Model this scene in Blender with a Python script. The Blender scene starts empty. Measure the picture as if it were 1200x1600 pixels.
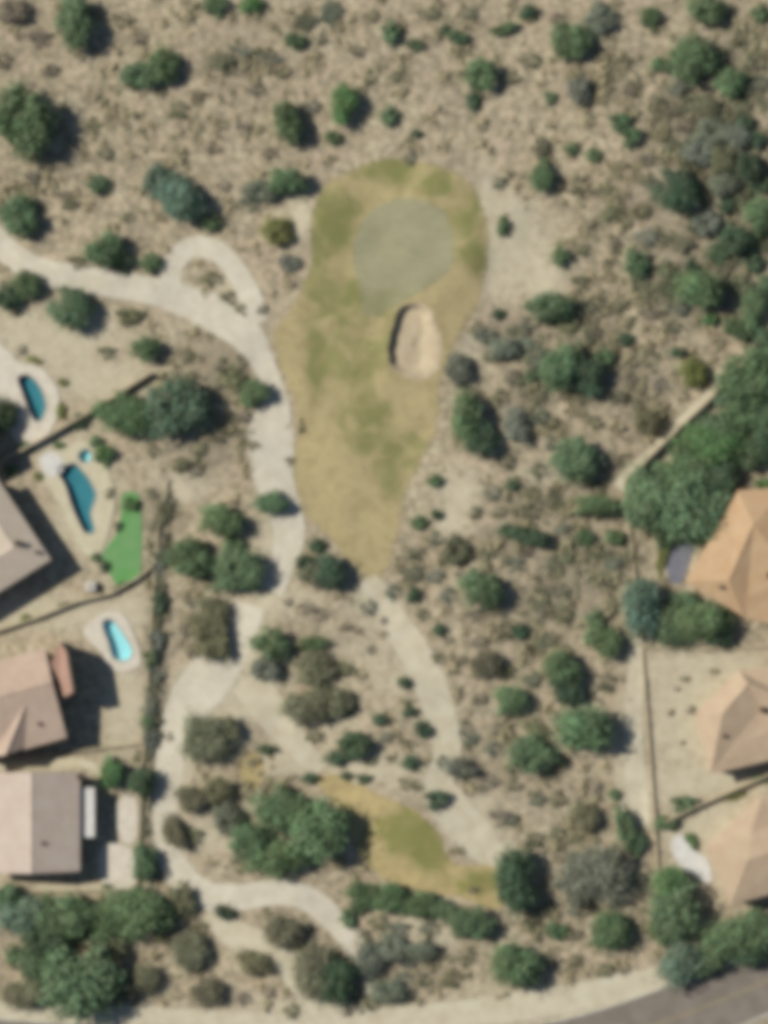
import bpy, bmesh, math, random
import numpy as np
from mathutils import Vector
from mathutils.geometry import delaunay_2d_cdt

random.seed(7); RNG = np.random.default_rng(11)
SC = bpy.context.scene
COL = SC.collection

# ------------------------------------------------------------------ camera, sky, sun, exposure
S = 0.1                                              # metres on the ground per photograph pixel
def W(x, y): return ((x-600.0)*S, (800.0-y)*S)
cam_d = bpy.data.cameras.new('aerial_camera'); cam = bpy.data.objects.new('aerial_camera', cam_d); COL.objects.link(cam)
cam.location = (0, 0, 600); cam.rotation_euler = (0, 0, 0)
cam_d.sensor_fit = 'VERTICAL'; cam_d.sensor_height = 24; cam_d.lens = 24*600/160.0
cam_d.clip_start = 1; cam_d.clip_end = 3000
SC.camera = cam

SUN_EL = math.radians(40); SUN_DIR = (-0.94, 0.34)   # horizontal direction towards the sun
_n = math.hypot(*SUN_DIR); SUN_DIR = (SUN_DIR[0]/_n, SUN_DIR[1]/_n)
world = bpy.data.worlds.new('World'); SC.world = world; world.use_nodes = True
wn = world.node_tree; bgn = wn.nodes['Background']
sky = wn.nodes.new('ShaderNodeTexSky'); sky.sky_type = 'NISHITA'; sky.sun_disc = False
sky.sun_elevation = SUN_EL; sky.sun_rotation = math.atan2(SUN_DIR[0], SUN_DIR[1])
sky.air_density = 1.0; sky.dust_density = 0.4; sky.ozone_density = 3.0
wn.links.new(sky.outputs[0], bgn.inputs[0]); bgn.inputs[1].default_value = 0.07
sun_d = bpy.data.lights.new('sun', 'SUN'); sun = bpy.data.objects.new('sun', sun_d); COL.objects.link(sun)
sun_d.energy = 5.0; sun_d.angle = math.radians(0.6); sun_d.color = (1.0, 0.995, 0.945)
sd = Vector((SUN_DIR[0]*math.cos(SUN_EL), SUN_DIR[1]*math.cos(SUN_EL), math.sin(SUN_EL)))
sun.rotation_euler = sd.to_track_quat('Z', 'Y').to_euler(); sun.location = sd*300
SC.view_settings.view_transform = 'Standard'; SC.view_settings.look = 'None'
SC.view_settings.exposure = 0.14; SC.view_settings.gamma = 1.0
SC.render.engine = 'CYCLES'
SC.render.resolution_x = 768; SC.render.resolution_y = 1024
SC.cycles.pixel_filter_type = 'BLACKMAN_HARRIS'; SC.cycles.filter_width = 8.0   # soft lens of the aerial survey camera
SC.cycles.max_bounces = 4; SC.cycles.diffuse_bounces = 2; SC.cycles.transparent_max_bounces = 5

# ------------------------------------------------------------------ helpers
def tag(o, label=None, cat=None, group=None, kind=None):
    if label: o['label'] = label
    if cat: o['category'] = cat
    if group: o['group'] = group
    if kind: o['kind'] = kind
    return o
def empty(name, loc=(0, 0, 0), rz=0):
    o = bpy.data.objects.new(name, None); COL.objects.link(o); o.location = loc; o.rotation_euler = (0, 0, rz)
    o.empty_display_size = 0.3
    return o
def mesh_obj(name, verts, faces, mat, parent=None, smooth=False):
    me = bpy.data.meshes.new(name); me.from_pydata([tuple(v) for v in verts], [], [tuple(f) for f in faces]); me.update()
    if mat: me.materials.append(mat)
    if smooth: me.polygons.foreach_set('use_smooth', [True]*len(me.polygons))
    o = bpy.data.objects.new(name, me); COL.objects.link(o)
    if parent: o.parent = parent
    return o
def np_quads(name, V, F, mat, attrs=None, parent=None, smooth=False):
    """V (n,3), F (m,4) or (m,3) numpy arrays"""
    me = bpy.data.meshes.new(name); k = F.shape[1]
    me.vertices.add(len(V)); me.vertices.foreach_set('co', V.astype(np.float32).ravel())
    me.loops.add(F.size); me.loops.foreach_set('vertex_index', F.astype(np.int32).ravel())
    me.polygons.add(len(F)); me.polygons.foreach_set('loop_start', np.arange(0, F.size, k, dtype=np.int32))
    me.update(calc_edges=True)
    if smooth: me.polygons.foreach_set('use_smooth', np.ones(len(F), dtype=bool))
    for an, av in (attrs or {}).items():
        a = me.attributes.new(an, 'FLOAT', 'POINT'); a.data.foreach_set('value', np.asarray(av, np.float32))
    if mat: me.materials.append(mat)
    o = bpy.data.objects.new(name, me); COL.objects.link(o)
    if parent: o.parent = parent
    return o

def smooth_poly(pts, n=8, closed=True):
    P = np.array(pts, float); out = []; m = len(P)
    rngi = range(m) if closed else range(m-1)
    for i in rngi:
        if closed: p0, p1, p2, p3 = P[(i-1) % m], P[i], P[(i+1) % m], P[(i+2) % m]
        else: p0, p1, p2, p3 = P[max(i-1, 0)], P[i], P[i+1], P[min(i+2, m-1)]
        for k in range(n):
            t = k/n
            out.append(0.5*((2*p1)+(-p0+p2)*t+(2*p0-5*p1+4*p2-p3)*t*t+(-p0+3*p1-3*p2+p3)*t**3))
    if not closed: out.append(P[-1])
    return np.array(out)
def seg_dist(px, py, poly, closed=True):
    """distance of points to a polyline"""
    d = np.full(px.shape, 1e9); m = len(poly)
    for i in range(m if closed else m-1):
        ax, ay = poly[i]; bx, by = poly[(i+1) % m]
        vx, vy = bx-ax, by-ay; L = vx*vx+vy*vy+1e-12
        t = np.clip(((px-ax)*vx+(py-ay)*vy)/L, 0, 1)
        d = np.minimum(d, (px-ax-t*vx)**2+(py-ay-t*vy)**2)
    return np.sqrt(d)
def inside(px, py, poly):
    r = np.zeros(px.shape, bool); m = len(poly); j = m-1
    for i in range(m):
        xi, yi = poly[i]; xj, yj = poly[j]
        c = ((yi > py) != (yj > py))
        if yi != yj: r ^= c & (px < (xj-xi)*(py-yi)/(yj-yi)+xi)
        j = i
    return r
def sdist(px, py, poly):
    """signed, positive inside; only evaluated near the polygon"""
    out = np.full(px.shape, -50.0); poly = np.asarray(poly)
    x0, y0 = poly.min(0)-6; x1, y1 = poly.max(0)+6
    m = (px > x0) & (px < x1) & (py > y0) & (py < y1)
    if m.any():
        d = seg_dist(px[m], py[m], poly); i = inside(px[m], py[m], poly); out[m] = np.where(i, d, -d)
    return out
def sst(a, b, x):
    t = np.clip((x-a)/(b-a), 0, 1); return t*t*(3-2*t)
def vnoise(x, y, seed=0):
    xi = np.floor(x).astype(np.int64); yi = np.floor(y).astype(np.int64); fx = x-xi; fy = y-yi
    def h(a, b):
        n = (a*374761393+b*668265263+seed*1442695041) & 0xffffffff
        n = ((n ^ (n >> 13))*1274126177) & 0xffffffff
        return ((n ^ (n >> 16)) & 0xffff)/65535.0
    u = fx*fx*(3-2*fx); v = fy*fy*(3-2*fy)
    return (h(xi, yi)*(1-u)+h(xi+1, yi)*u)*(1-v)+(h(xi, yi+1)*(1-u)+h(xi+1, yi+1)*u)*v
def WP(pts, n=8, jit=0.0, seed=0):
    """pixel outline -> smooth ragged outline in metres"""
    p = smooth_poly([W(*q) for q in pts], n) if n > 0 else np.array([W(*q) for q in pts])
    if jit:
        p = p+jit*np.stack([vnoise(p[:, 0]*0.9+seed, p[:, 1]*0.9, 3)-.5, vnoise(p[:, 0]*0.9, p[:, 1]*0.9+seed, 5)-.5], 1)*2
    return p

# ------------------------------------------------------------------ outlines (photograph pixels)
FAIRWAY = [(505,285),(540,265),(600,243),(660,250),(710,265),(750,300),(766,350),(766,420),(748,480),(715,540),(692,590),(690,650),(670,710),(642,760),(632,820),(615,880),(590,908),(568,905),(540,878),(508,838),(470,800),(453,750),(453,700),(460,650),(441,590),(427,545),(424,515),(455,472),(478,420),(478,370),(488,320)]
GREEN = [(553,395),(566,352),(595,322),(640,311),(688,328),(707,372),(702,418),(668,448),(628,470),(598,490),(568,488),(562,440)]
BUNKER = [(626,482),(650,474),(670,484),(684,512),(692,545),(684,578),(658,594),(632,588),(612,574),(606,545),(613,512)]
TEE = [(485,1212),(520,1208),(560,1222),(600,1242),(650,1266),(688,1305),(704,1342),(740,1348),(775,1352),(796,1378),(798,1406),(768,1422),(725,1405),(680,1396),(635,1386),(590,1368),(562,1335),(540,1292),(512,1248)]
PATCH = [(372,1180),(400,1172),(418,1195),(410,1225),(388,1240),(370,1215)]
POOL1 = [(28,592),(40,586),(54,594),(66,614),(71,634),(66,652),(56,658),(47,644),(36,616)]
POOL2 = [(91,736),(114,724),(128,736),(140,752),(149,772),(145,788),(141,804),(147,828),(133,832),(121,810),(112,788),(102,758)]
POOL3 = [(160,976),(169,968),(179,973),(192,992),(205,1014),(202,1028),(190,1032),(176,1026),(170,1004)]
SPA = [(124,708),(133,702),(141,708),(140,719),(130,722),(124,717)]
DECK1 = [(-40,520),(10,545),(30,566),(62,574),(86,600),(94,635),(82,668),(60,694),(38,706),(12,672),(-40,640)]
DECK2 = [(62,716),(100,700),(122,690),(150,700),(172,742),(180,778),(172,822),(160,858),(140,870),(122,850),(108,820),(92,784),(70,752)]
DECK3 = [(130,988),(150,966),(172,954),(196,964),(214,1004),(220,1034),(205,1048),(176,1046),(158,1020)]
LAWN = [(189,776),(200,768),(216,772),(221,800),(221,860),(219,896),(204,908),(186,916),(174,902),(160,880),(164,858),(182,834),(189,800)]
def grow(p, d):
    c = p.mean(0); r_ = np.linalg.norm(p-c, axis=1)[:, None]; return c+(p-c)*(1+d/r_)
fw, gr, bk, tee = WP(FAIRWAY, 8, .25, 1), WP(GREEN, 8), WP(BUNKER, 8, .22, 5), WP(TEE, 8, .25, 9)
fw = grow(fw, .5); gr = grow(gr, .7); tee = grow(tee, .3)
p1, p2, p3, spa = WP(POOL1, 5), WP(POOL2, 5), WP(POOL3, 5), WP(SPA, 5)
dk1, dk2, dk3, lawn = WP(DECK1, 4), WP(DECK2, 4), WP(DECK3, 4), WP(LAWN, 5)

# ------------------------------------------------------------------ terrain height
MOUNDS = [(500,345,55,.7),(560,470,60,.35),(640,400,75,.55),(735,395,32,.6),(690,280,45,.5),(500,560,30,-.45),(468,600,35,.35),(545,720,60,.35),(640,700,55,-.35),(650,1305,45,.45),(600,1330,40,.3),(560,840,35,.3),(440,470,60,.2),(1090,250,160,.6),(880,640,150,.5),(250,150,170,.5),(530,1060,110,.4),(430,1300,70,.4)]
def H0(x, y):
    z = 0.16*np.sin(x*0.21+1.3*np.sin(y*0.11))+0.14*np.sin(y*0.27+x*0.09+1.1)+0.5*(vnoise(x*0.11, y*0.11, 2)-.5)+0.28*(vnoise(x*0.3, y*0.3, 4)-.5)
    for (mx, my, r, h) in MOUNDS:
        wx, wy = W(mx, my); z = z+h*np.exp(-((x-wx)**2+(y-wy)**2)/(r*S)**2)
    # flat house lots and road
    px = x/S+600; py = 800-y/S
    f = sst(250, 225, px)*sst(470, 520, py)*sst(1420, 1395, py)
    f = np.maximum(f, sst(1000, 1020, px)*sst(560, 760, py)*sst(1500, 1440, py))
    f = np.maximum(f, sst(1500, 1540, py+0.28*np.maximum(px-800, 0)))
    return z*(1-f)
_bc = bk.mean(0)
def bunker_dip(x, y):
    d = sdist(x, y, bk); ang = np.arctan2(y-_bc[1], x-_bc[0])
    left = 0.5-0.5*np.cos(ang-math.radians(-20))      # 1 towards the upper left, 0 towards the lower right
    w = 3.6*(1-left)**1.2+0.35
    lip = 0.3*np.exp(-(np.maximum(-d, 0)/1.2)**2)*left*(d > -6)
    return lip-1.15*sst(0.0, 1.0, np.maximum(d, 0)/w)*(d > 0), lip
def H(x, y):
    x = np.asarray(x, float); y = np.asarray(y, float)
    return H0(x, y)+bunker_dip(x, y)[1]
def h1(x, y): return float(H(np.array([x]), np.array([y]))[0])

# ------------------------------------------------------------------ materials
def srgb(r, g, b):
    f = lambda c: (c/255/12.92 if c/255 <= .04045 else ((c/255+.055)/1.055)**2.4)
    return (f(r), f(g), f(b), 1)
class NT:
    def __init__(s, name):
        s.m = bpy.data.materials.new(name); s.m.use_nodes = True; s.t = s.m.node_tree; s.p = s.t.nodes['Principled BSDF']; s.out = s.t.nodes['Material Output']
        s.p.inputs['Specular IOR Level'].default_value = 0.15; s.p.inputs['Roughness'].default_value = 0.9
    def n(s, k, **kw):
        o = s.t.nodes.new(k)
        for a, b in kw.items(): setattr(o, a, b)
        return o
    def l(s, a, b): s.t.links.new(a, b)
    def geo(s):
        if not hasattr(s, '_g'): s._g = s.n('ShaderNodeNewGeometry').outputs['Position']
        return s._g
    def noise(s, scale, detail=4, rough=.55, dist=0, stretch=None):
        q = s.n('ShaderNodeTexNoise'); q.inputs['Scale'].default_value = scale; q.inputs['Detail'].default_value = detail; q.inputs['Roughness'].default_value = rough; q.inputs['Distortion'].default_value = dist
        v = s.geo()
        if stretch:
            mp = s.n('ShaderNodeMapping'); mp.inputs['Scale'].default_value = stretch[:3]; mp.inputs['Rotation'].default_value = (0, 0, stretch[3]); s.l(v, mp.inputs['Vector']); v = mp.outputs[0]
        s.l(v, q.inputs['Vector']); return q.outputs['Fac']
    def ramp(s, fac, a, b, lo=0.0, hi=1.0):
        r = s.n('ShaderNodeMapRange', interpolation_type='SMOOTHSTEP'); s.l(fac, r.inputs[0]); r.inputs[1].default_value = a; r.inputs[2].default_value = b; r.inputs[3].default_value = lo; r.inputs[4].default_value = hi; return r.outputs[0]
    def mix(s, fac, a, b, mode='MIX'):
        q = s.n('ShaderNodeMix', data_type='RGBA', blend_type=mode)
        for i, v in ((0, fac), (6, a), (7, b)):
            if isinstance(v, (int, float)): q.inputs[i].default_value = v
            elif isinstance(v, tuple): q.inputs[i].default_value = v
            else: s.l(v, q.inputs[i])
        return q.outputs[2]
    def math(s, op, a, b=0.0):
        q = s.n('ShaderNodeMath', operation=op)
        for i, v in ((0, a), (1, b)):
            if isinstance(v, (int, float)): q.inputs[i].default_value = v
            else: s.l(v, q.inputs[i])
        return q.outputs[0]
    def attr(s, name):
        q = s.n('ShaderNodeAttribute'); q.attribute_name = name; return q.outputs['Fac']
    def base(s, c):
        if isinstance(c, tuple): s.p.inputs['Base Color'].default_value = c
        else: s.l(c, s.p.inputs['Base Color'])
    def bump(s, h, strength=.5, dist=.1):
        b = s.n('ShaderNodeBump'); b.inputs['Strength'].default_value = strength; b.inputs['Distance'].default_value = dist; s.l(h, b.inputs['Height']); s.l(b.outputs[0], s.p.inputs['Normal'])
    def ragged(s, scale=2.2, lo=0.36, hi=0.46):
        """the sheet breaks up towards its rim as gravel and grass thin out"""
        e = s.math('MULTIPLY', s.attr('edge'), s.math('ADD', 1.0, s.math('MULTIPLY', s.math('SUBTRACT', s.noise(scale, 5, .7), .5), 3.4)))
        f = s.ramp(e, lo, hi)
        tr = s.n('ShaderNodeBsdfTransparent'); mx = s.n('ShaderNodeMixShader')
        s.l(f, mx.inputs[0]); s.l(tr.outputs[0], mx.inputs[1]); s.l(s.p.outputs[0], mx.inputs[2]); s.l(mx.outputs[0], s.out.inputs[0])
K = 0.80                                             # albedo of a surface that looks like srgb() in sun at this exposure
def alb(r, g, b, k=K):
    c = srgb(r, g, b); return (c[0]*k, c[1]*k, c[2]*k, 1)

def mat_desert():
    t = NT('desert_ground')
    sand = t.mix(t.ramp(t.noise(.16, 3), .3, .7), alb(200,185,153), alb(192,173,145))
    sand = t.mix(t.ramp(t.noise(.09, 3, .6, .8), .42, .6, 0, .7), sand, alb(196,172,146))
    sand = t.mix(t.ramp(t.noise(.9, 5, .6, .6), .42, .68), sand, alb(184,170,138))
    brown = t.mix(t.ramp(t.noise(.7, 4, .6, .8), .35, .65), alb(174,157,128), alb(188,166,138))
    c = t.mix(t.math('MULTIPLY', t.ramp(t.noise(.45, 5, .62, 1.0, (1, 1.7, 1, .5)), .46, .62), t.math('SUBTRACT', 1.0, t.math('MULTIPLY', t.attr('pale'), .85))), sand, brown)
    c = t.mix(t.math('MULTIPLY', t.ramp(t.noise(.13, 5, .62, .9), .53, .63, 0, .8), t.math('SUBTRACT', 1.0, t.attr('dense'))), c, alb(199,184,154))
    pale = t.mix(t.ramp(t.noise(.5, 4), .35, .7), alb(202,189,160), alb(192,177,148))
    c = t.mix(t.ramp(t.math('ADD', t.attr('pale'), t.math('MULTIPLY', t.math('SUBTRACT', t.noise(.5, 4, .62), .5), 1.7)), .2, .85), c, pale)
    dk = t.mix(t.ramp(t.noise(1.1, 4), .35, .65), alb(122,115,98), alb(146,133,112))
    c = t.mix(t.ramp(t.math('ADD', t.attr('dense'), t.math('MULTIPLY', t.math('SUBTRACT', t.noise(.6, 4, .65), .5), 1.8)), .2, .85, 0, .85), c, dk)
    mt = t.math('SUBTRACT', 1.0, t.math('MULTIPLY', t.attr('pale'), .9))
    c = t.mix(t.math('MULTIPLY', t.ramp(t.noise(.85, 4, .62, .5, (1, 1.35, 1, -.4)), .47, .58, 0, .85), mt), c, alb(148,134,108))
    c = t.mix(t.math('MULTIPLY', t.ramp(t.noise(.62, 4, .6, .7, (1.2, 1, 1.3, .9)), .51, .60, 0, .8), mt), c, alb(140,129,105))
    c = t.mix(t.ramp(t.noise(3.2, 3, .7), .56, .74, 0, .3), c, alb(140,126,102))
    c = t.mix(t.ramp(t.noise(4.5, 2, .7), .62, .76, 0, .4), c, alb(214,200,172))
    t.base(c); t.bump(t.noise(1.4, 6, .65), .6, .18)
    return t.m
def mat_turf(name, dry, green, dark, lo=-.05, hi=1.0, rag=True):
    t = NT(name)
    g = t.math('ADD', t.attr('tone'), t.math('MULTIPLY', t.math('SUBTRACT', t.noise(.28, 4, .62, .8), .5), 2.2))
    c = t.mix(t.ramp(t.noise(.7, 5, .6, 0, (1, 2.2, 1, .35)), .35, .7), dry, tuple(v*.86 for v in dry[:3])+(1,))
    c = t.mix(t.ramp(g, lo, hi), c, green)
    c = t.mix(t.ramp(t.noise(.55, 4, .6, .5), .48, .64, 0, .55), c, dark)
    c = t.mix(t.ramp(t.noise(3.0, 3, .7), .5, .75, 0, .22), c, dark)
    t.base(c); t.bump(t.noise(5, 4, .7), .35, .05)
    if rag: t.ragged(1.6)
    return t.m
def mat_plain(name, c1, c2, scale=1.0, rough=.9, bump=None, rag=False, spec=.15):
    t = NT(name); t.base(t.mix(t.ramp(t.noise(scale, 5, .6), .33, .68), c1, c2)); t.p.inputs['Roughness'].default_value = rough; t.p.inputs['Specular IOR Level'].default_value = spec
    if bump: t.bump(t.noise(bump[0], 4), bump[1], bump[2])
    if rag: t.ragged(*( rag if isinstance(rag, tuple) else ()))
    return t.m
def mat_roof(name, c1, c2, rows=3.0):
    t = NT(name)
    c = t.mix(t.ramp(t.noise(.5, 5, .6), .3, .7), c1, c2)
    c = t.mix(t.ramp(t.noise(2.2, 4, .7), .5, .7, 0, .4), c, tuple(v*.74 for v in c1[:3])+(1,)); c = t.mix(t.ramp(t.noise(.35, 4, .7, .6), .5, .68, 0, .35), c, tuple(v*.8 for v in c2[:3])+(1,))
    w = t.n('ShaderNodeTexWave'); w.inputs['Scale'].default_value = rows; w.inputs['Distortion'].default_value = .5
    tc = t.n('ShaderNodeTexCoord'); t.l(tc.outputs['UV'], w.inputs['Vector'])
    t.base(t.mix(t.math('MULTIPLY', w.outputs['Fac'], .2), c, tuple(v*.7 for v in c1[:3])+(1,)))
    t.p.inputs['Roughness'].default_value = .85
    return t.m
def mat_foliage():
    t = NT('foliage'); oi = t.n('ShaderNodeObjectInfo')
    a = t.attr('leaf')
    hsv = t.n('ShaderNodeHueSaturation'); t.l(oi.outputs['Color'], hsv.inputs['Color'])
    t.l(t.math('ADD', .55, t.math('MULTIPLY', a, .95)), hsv.inputs['Value'])
    t.l(t.math('ADD', .47, t.math('MULTIPLY', a, .05)), hsv.inputs['Hue'])
    c = t.mix(t.ramp(t.noise(.8, 3), .45, .7, 0, .35), hsv.outputs[0], alb(150,138,106,.7))
    t.base(c); t.p.inputs['Roughness'].default_value = .65
    tl = t.n('ShaderNodeBsdfTranslucent'); t.l(c, tl.inputs[0]); mx = t.n('ShaderNodeMixShader'); mx.inputs[0].default_value = .22
    t.l(t.p.outputs[0], mx.inputs[1]); t.l(tl.outputs[0], mx.inputs[2]); t.l(mx.outputs[0], t.out.inputs[0])
    return t.m
def mat_scrub():
    t = NT('dry_scrub'); a = t.attr('leaf')
    c = t.mix(t.ramp(a, .1, .5), alb(184,168,132), alb(166,154,120)); c = t.mix(t.ramp(a, .5, .95), c, alb(118,122,96))
    t.base(c); return t.m
def mat_water(name, tint):
    t = NT(name); tr = t.n('ShaderNodeBsdfTransparent'); tr.inputs[0].default_value = tint
    g = t.n('ShaderNodeBsdfGlossy'); g.inputs['Roughness'].default_value = .06
    b = t.n('ShaderNodeBump'); b.inputs['Strength'].default_value = .25; b.inputs['Distance'].default_value = .05; t.l(t.noise(2.5, 3), b.inputs['Height']); t.l(b.outputs[0], g.inputs['Normal'])
    fr = t.n('ShaderNodeFresnel'); fr.inputs[0].default_value = 1.33; mx = t.n('ShaderNodeMixShader'); t.l(fr.outputs[0], mx.inputs[0]); t.l(tr.outputs[0], mx.inputs[1]); t.l(g.outputs[0], mx.inputs[2]); t.l(mx.outputs[0], t.out.inputs[0])
    return t.m
M = {}
M['desert'] = mat_desert()
M['turf'] = mat_turf('dry_fairway_turf', alb(183,165,120), alb(129,128,78), alb(156,138,98), -.1, .85)
M['green'] = mat_turf('putting_green_turf', alb(162,155,121), alb(140,135,96), alb(154,147,113))
M['tee'] = mat_turf('dry_tee_turf', alb(188,167,118), alb(134,131,76), alb(162,142,100), -.05, .75)
M['bunker'] = mat_plain('bunker_sand', alb(194,176,144), alb(180,160,130), .6, bump=(3, .5, .08))
M['path'] = mat_plain('cart_path_concrete', alb(212,201,178), alb(200,187,163), .6, rag=(1.8, .2, .3))
M['trail'] = mat_plain('sandy_trail', alb(207,195,168), alb(193,179,150), .5, rag=(1.0, .22, .5))
M['asphalt'] = mat_plain('asphalt', alb(139,127,114), alb(125,114,101), .35, bump=(8, .2, .03))
M['kerb'] = mat_plain('kerb_concrete', alb(200,190,172), alb(180,170,150), 1.0)
M['yellow'] = mat_plain('yellow_road_paint', alb(170,150,104), alb(150,136,106), 2.0)
M['deck'] = mat_plain('pool_deck', alb(218,206,186), alb(204,190,168), .7)
M['deck2'] = mat_plain('pool_deck_sand', alb(208,196,166), alb(196,182,150), .7)
M['lawn'] = mat_plain('synthetic_lawn', alb(104,156,90,.78), alb(124,158,104,.78), .35, bump=(6, .3, .04))
M['wall'] = mat_plain('block_wall', alb(176,160,132), alb(158,142,116), 1.5, bump=(4, .3, .04))
M['wallcap'] = mat_plain('wall_cap', alb(190,175,142), alb(172,156,126), 1.5)
M['stucco'] = mat_plain('stucco', alb(206,188,160), alb(196,178,150), 1.0, bump=(10, .2, .02))
M['glass'] = mat_plain('window_glass', (.02,.03,.04,1), (.04,.05,.06,1), .5, .08, spec=.5)
M['white'] = mat_plain('white_paint', alb(220,214,202), alb(206,198,186), 1.0, .7)
M['slate'] = mat_plain('blue_grey_slab', alb(126,124,130), alb(116,114,120), .8)
M['dark'] = mat_plain('dark_metal', alb(84,68,58), alb(66,54,46), 2.0, .7)
M['plaster_teal'] = mat_plain('teal_pool_plaster', (.055,.185,.205,1), (.07,.22,.235,1), .4)
M['plaster_aqua'] = mat_plain('aqua_pool_plaster', (.36,.62,.60,1), (.44,.68,.66,1), .4)
M['water'] = mat_water('pool_water', (.80,.93,.95,1))
M['foliage'] = mat_foliage(); M['scrub'] = mat_scrub()
M['bark'] = mat_plain('bark', alb(112,96,78), alb(88,74,58), 3.0)
M['stone'] = mat_plain('pale_stone', alb(196,184,164), alb(160,148,130), 2.0)
ROOF = {'A': mat_roof('pale_pink_tile', alb(206,188,166), alb(196,178,156)), 'B': mat_roof('pinkish_brown_tile', alb(198,172,150), alb(186,160,138)),
        'C': mat_roof('grey_beige_tile', alb(202,184,165), alb(193,171,153)), 'D': mat_roof('orange_tile', alb(195,164,126), alb(188,151,114)),
        'E': mat_roof('tan_tile', alb(194,170,140), alb(186,158,130)), 'R': mat_roof('red_brown_tile', alb(176,140,120), alb(164,128,110))}

# ------------------------------------------------------------------ soil maps
PALE = [(60,520,90,50),(60,960,120,30),(200,960,40,40),(120,730,60,60),(130,800,50,70),(1100,1040,110,30),(1130,1220,80,30),(1060,1300,30,30),(1130,1330,60,60),(700,810,30,30),(700,480,0.1,0.1),(770,390,40,90),(850,440,40,40),(600,1030,60,60,.6),(360,1120,40,60),(450,1190,50,30),(400,1250,30,20),(780,1330,30,40),(590,1200,80,25),(560,1590,200,16),(340,950,60,20),(300,620,30,20),(420,860,30,60),(815,395,55,75),(720,760,45,40),(800,330,45,40),(110,530,110,60),(150,590,90,40),(320,1085,70,55),(430,940,55,25),(440,1070,60,60,.6),(380,1030,40,50),(285,1180,28,120),(745,1290,50,55),(640,1220,90,30,.6),(540,1190,60,60,.6),(130,960,120,30),(195,1090,35,90),(1075,1110,75,120),(1060,1225,70,40),(1120,1290,60,60),(980,1180,22,110),(100,1388,90,8),(185,1350,30,40),(60,1195,90,10),(900,1570,200,28),(650,1590,200,22),(200,1592,300,16),(450,1580,90,25),(640,1450,30,25),(690,1470,30,25),(340,470,90,50,.6),(470,340,20,40),(590,950,40,40),(560,1030,60,50,.6),(1060,870,25,30),(290,760,50,30),(740,540,25,25),(620,1060,50,60,.6),(760,320,20,60),(1080,1345,35,40),(165,855,40,20),(70,690,40,30),(850,740,40,20),(520,1130,60,60,.6),(330,1300,40,40)]
DENSE = [(1090,190,90,70,1.0),(1140,260,70,60,1.0),(1010,400,60,50,.5),(800,530,70,45,.9),(900,620,90,90,.45),(850,800,110,60,.6),(920,880,90,80,.7),(880,700,60,60,.5),(1060,430,80,80,.8),(650,90,90,50,.35),(700,130,60,40,.4),(320,60,90,50,.3),(360,700,60,60,.5),(330,590,60,50,.6),(245,1050,20,160,1.0),(250,830,22,80,.9),(230,1300,16,90,.8),(620,1500,70,45,.6),(330,960,40,60,.5),(730,1190,50,50,.6),(780,1010,60,60,.4),(870,1420,70,70,.5),(420,1260,80,60,.4),(40,80,50,60,.4),(70,20,80,30,.4),(1170,330,40,80,.8),(640,870,40,60,.4),(90,1480,120,70,.5),(520,100,80,40,.25),(320,210,90,40,.25),(480,1480,50,50,.6),(900,520,120,60,.6),(960,600,110,90,.6),(830,600,60,60,.7),(880,760,110,50,.6),(800,850,90,60,.55),(900,930,110,80,.6),(820,1000,70,70,.5),(780,1150,60,90,.55),(860,1260,90,90,.5),(920,1440,90,70,.5),(1000,330,110,90,.55),(960,130,90,60,.45),(1150,120,70,120,.8),(1160,420,60,80,.8),(660,1500,90,50,.6),(560,1530,50,50,.6),(640,80,120,60,.4),(420,90,90,60,.35),(200,130,120,80,.3),(60,260,80,80,.3),(330,560,70,60,.5),(300,720,50,40,.6),(500,1000,60,40,.4),(290,960,30,60,.5),(350,1260,60,50,.5),(420,1450,60,50,.4)]
def blobmap(x, y, L):
    px = x/S+600; py = 800-y/S; o = np.zeros(x.shape)
    for b in L:
        k = b[4] if len(b) > 4 else 1.0
        o = np.maximum(o, k*np.exp(-(((px-b[0])/b[2])**2+((py-b[1])/b[3])**2)**1.15*.8))
    return o

# ------------------------------------------------------------------ ground, water, turf, paths, road
def axis(lo, hi, step, far): return np.concatenate([np.array([-far, -far*.6, lo-60, lo-20]), np.arange(lo, hi+1e-6, step), np.array([hi+20, hi+60, far*.6, far])])
def make_ground():
    ax = axis(-72, 72, .5, 700); ay = axis(-92, 92, .5, 700)
    X, Y = np.meshgrid(ax, ay); Z = H0(X, Y)+bunker_dip(X, Y)[1]
    for poly, dep, e in ((fw, .35, 1.9), (bk, 2.5, -.6), (tee, .25, 1.5), (p1, 2.4, -.45), (p2, 2.4, -.45), (p3, 2.4, -.45), (spa, 1.4, -.3)):
        Z = Z-dep*(sdist(X, Y, poly) > e)
    nx, ny = len(ax), len(ay); V = np.stack([X, Y, Z], -1).reshape(-1, 3)
    i = (np.arange(ny-1)[:, None]*nx+np.arange(nx-1)[None]).ravel(); F = np.stack([i, i+1, i+nx+1, i+nx], 1)
    o = np_quads('ground', V, F, M['desert'], {'pale': blobmap(X, Y, PALE).ravel(), 'dense': blobmap(X, Y, DENSE).ravel()}, smooth=True)
    tag(o, 'tan desert ground with sparse scrub around the golf hole', kind='structure')
make_ground()

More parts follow.
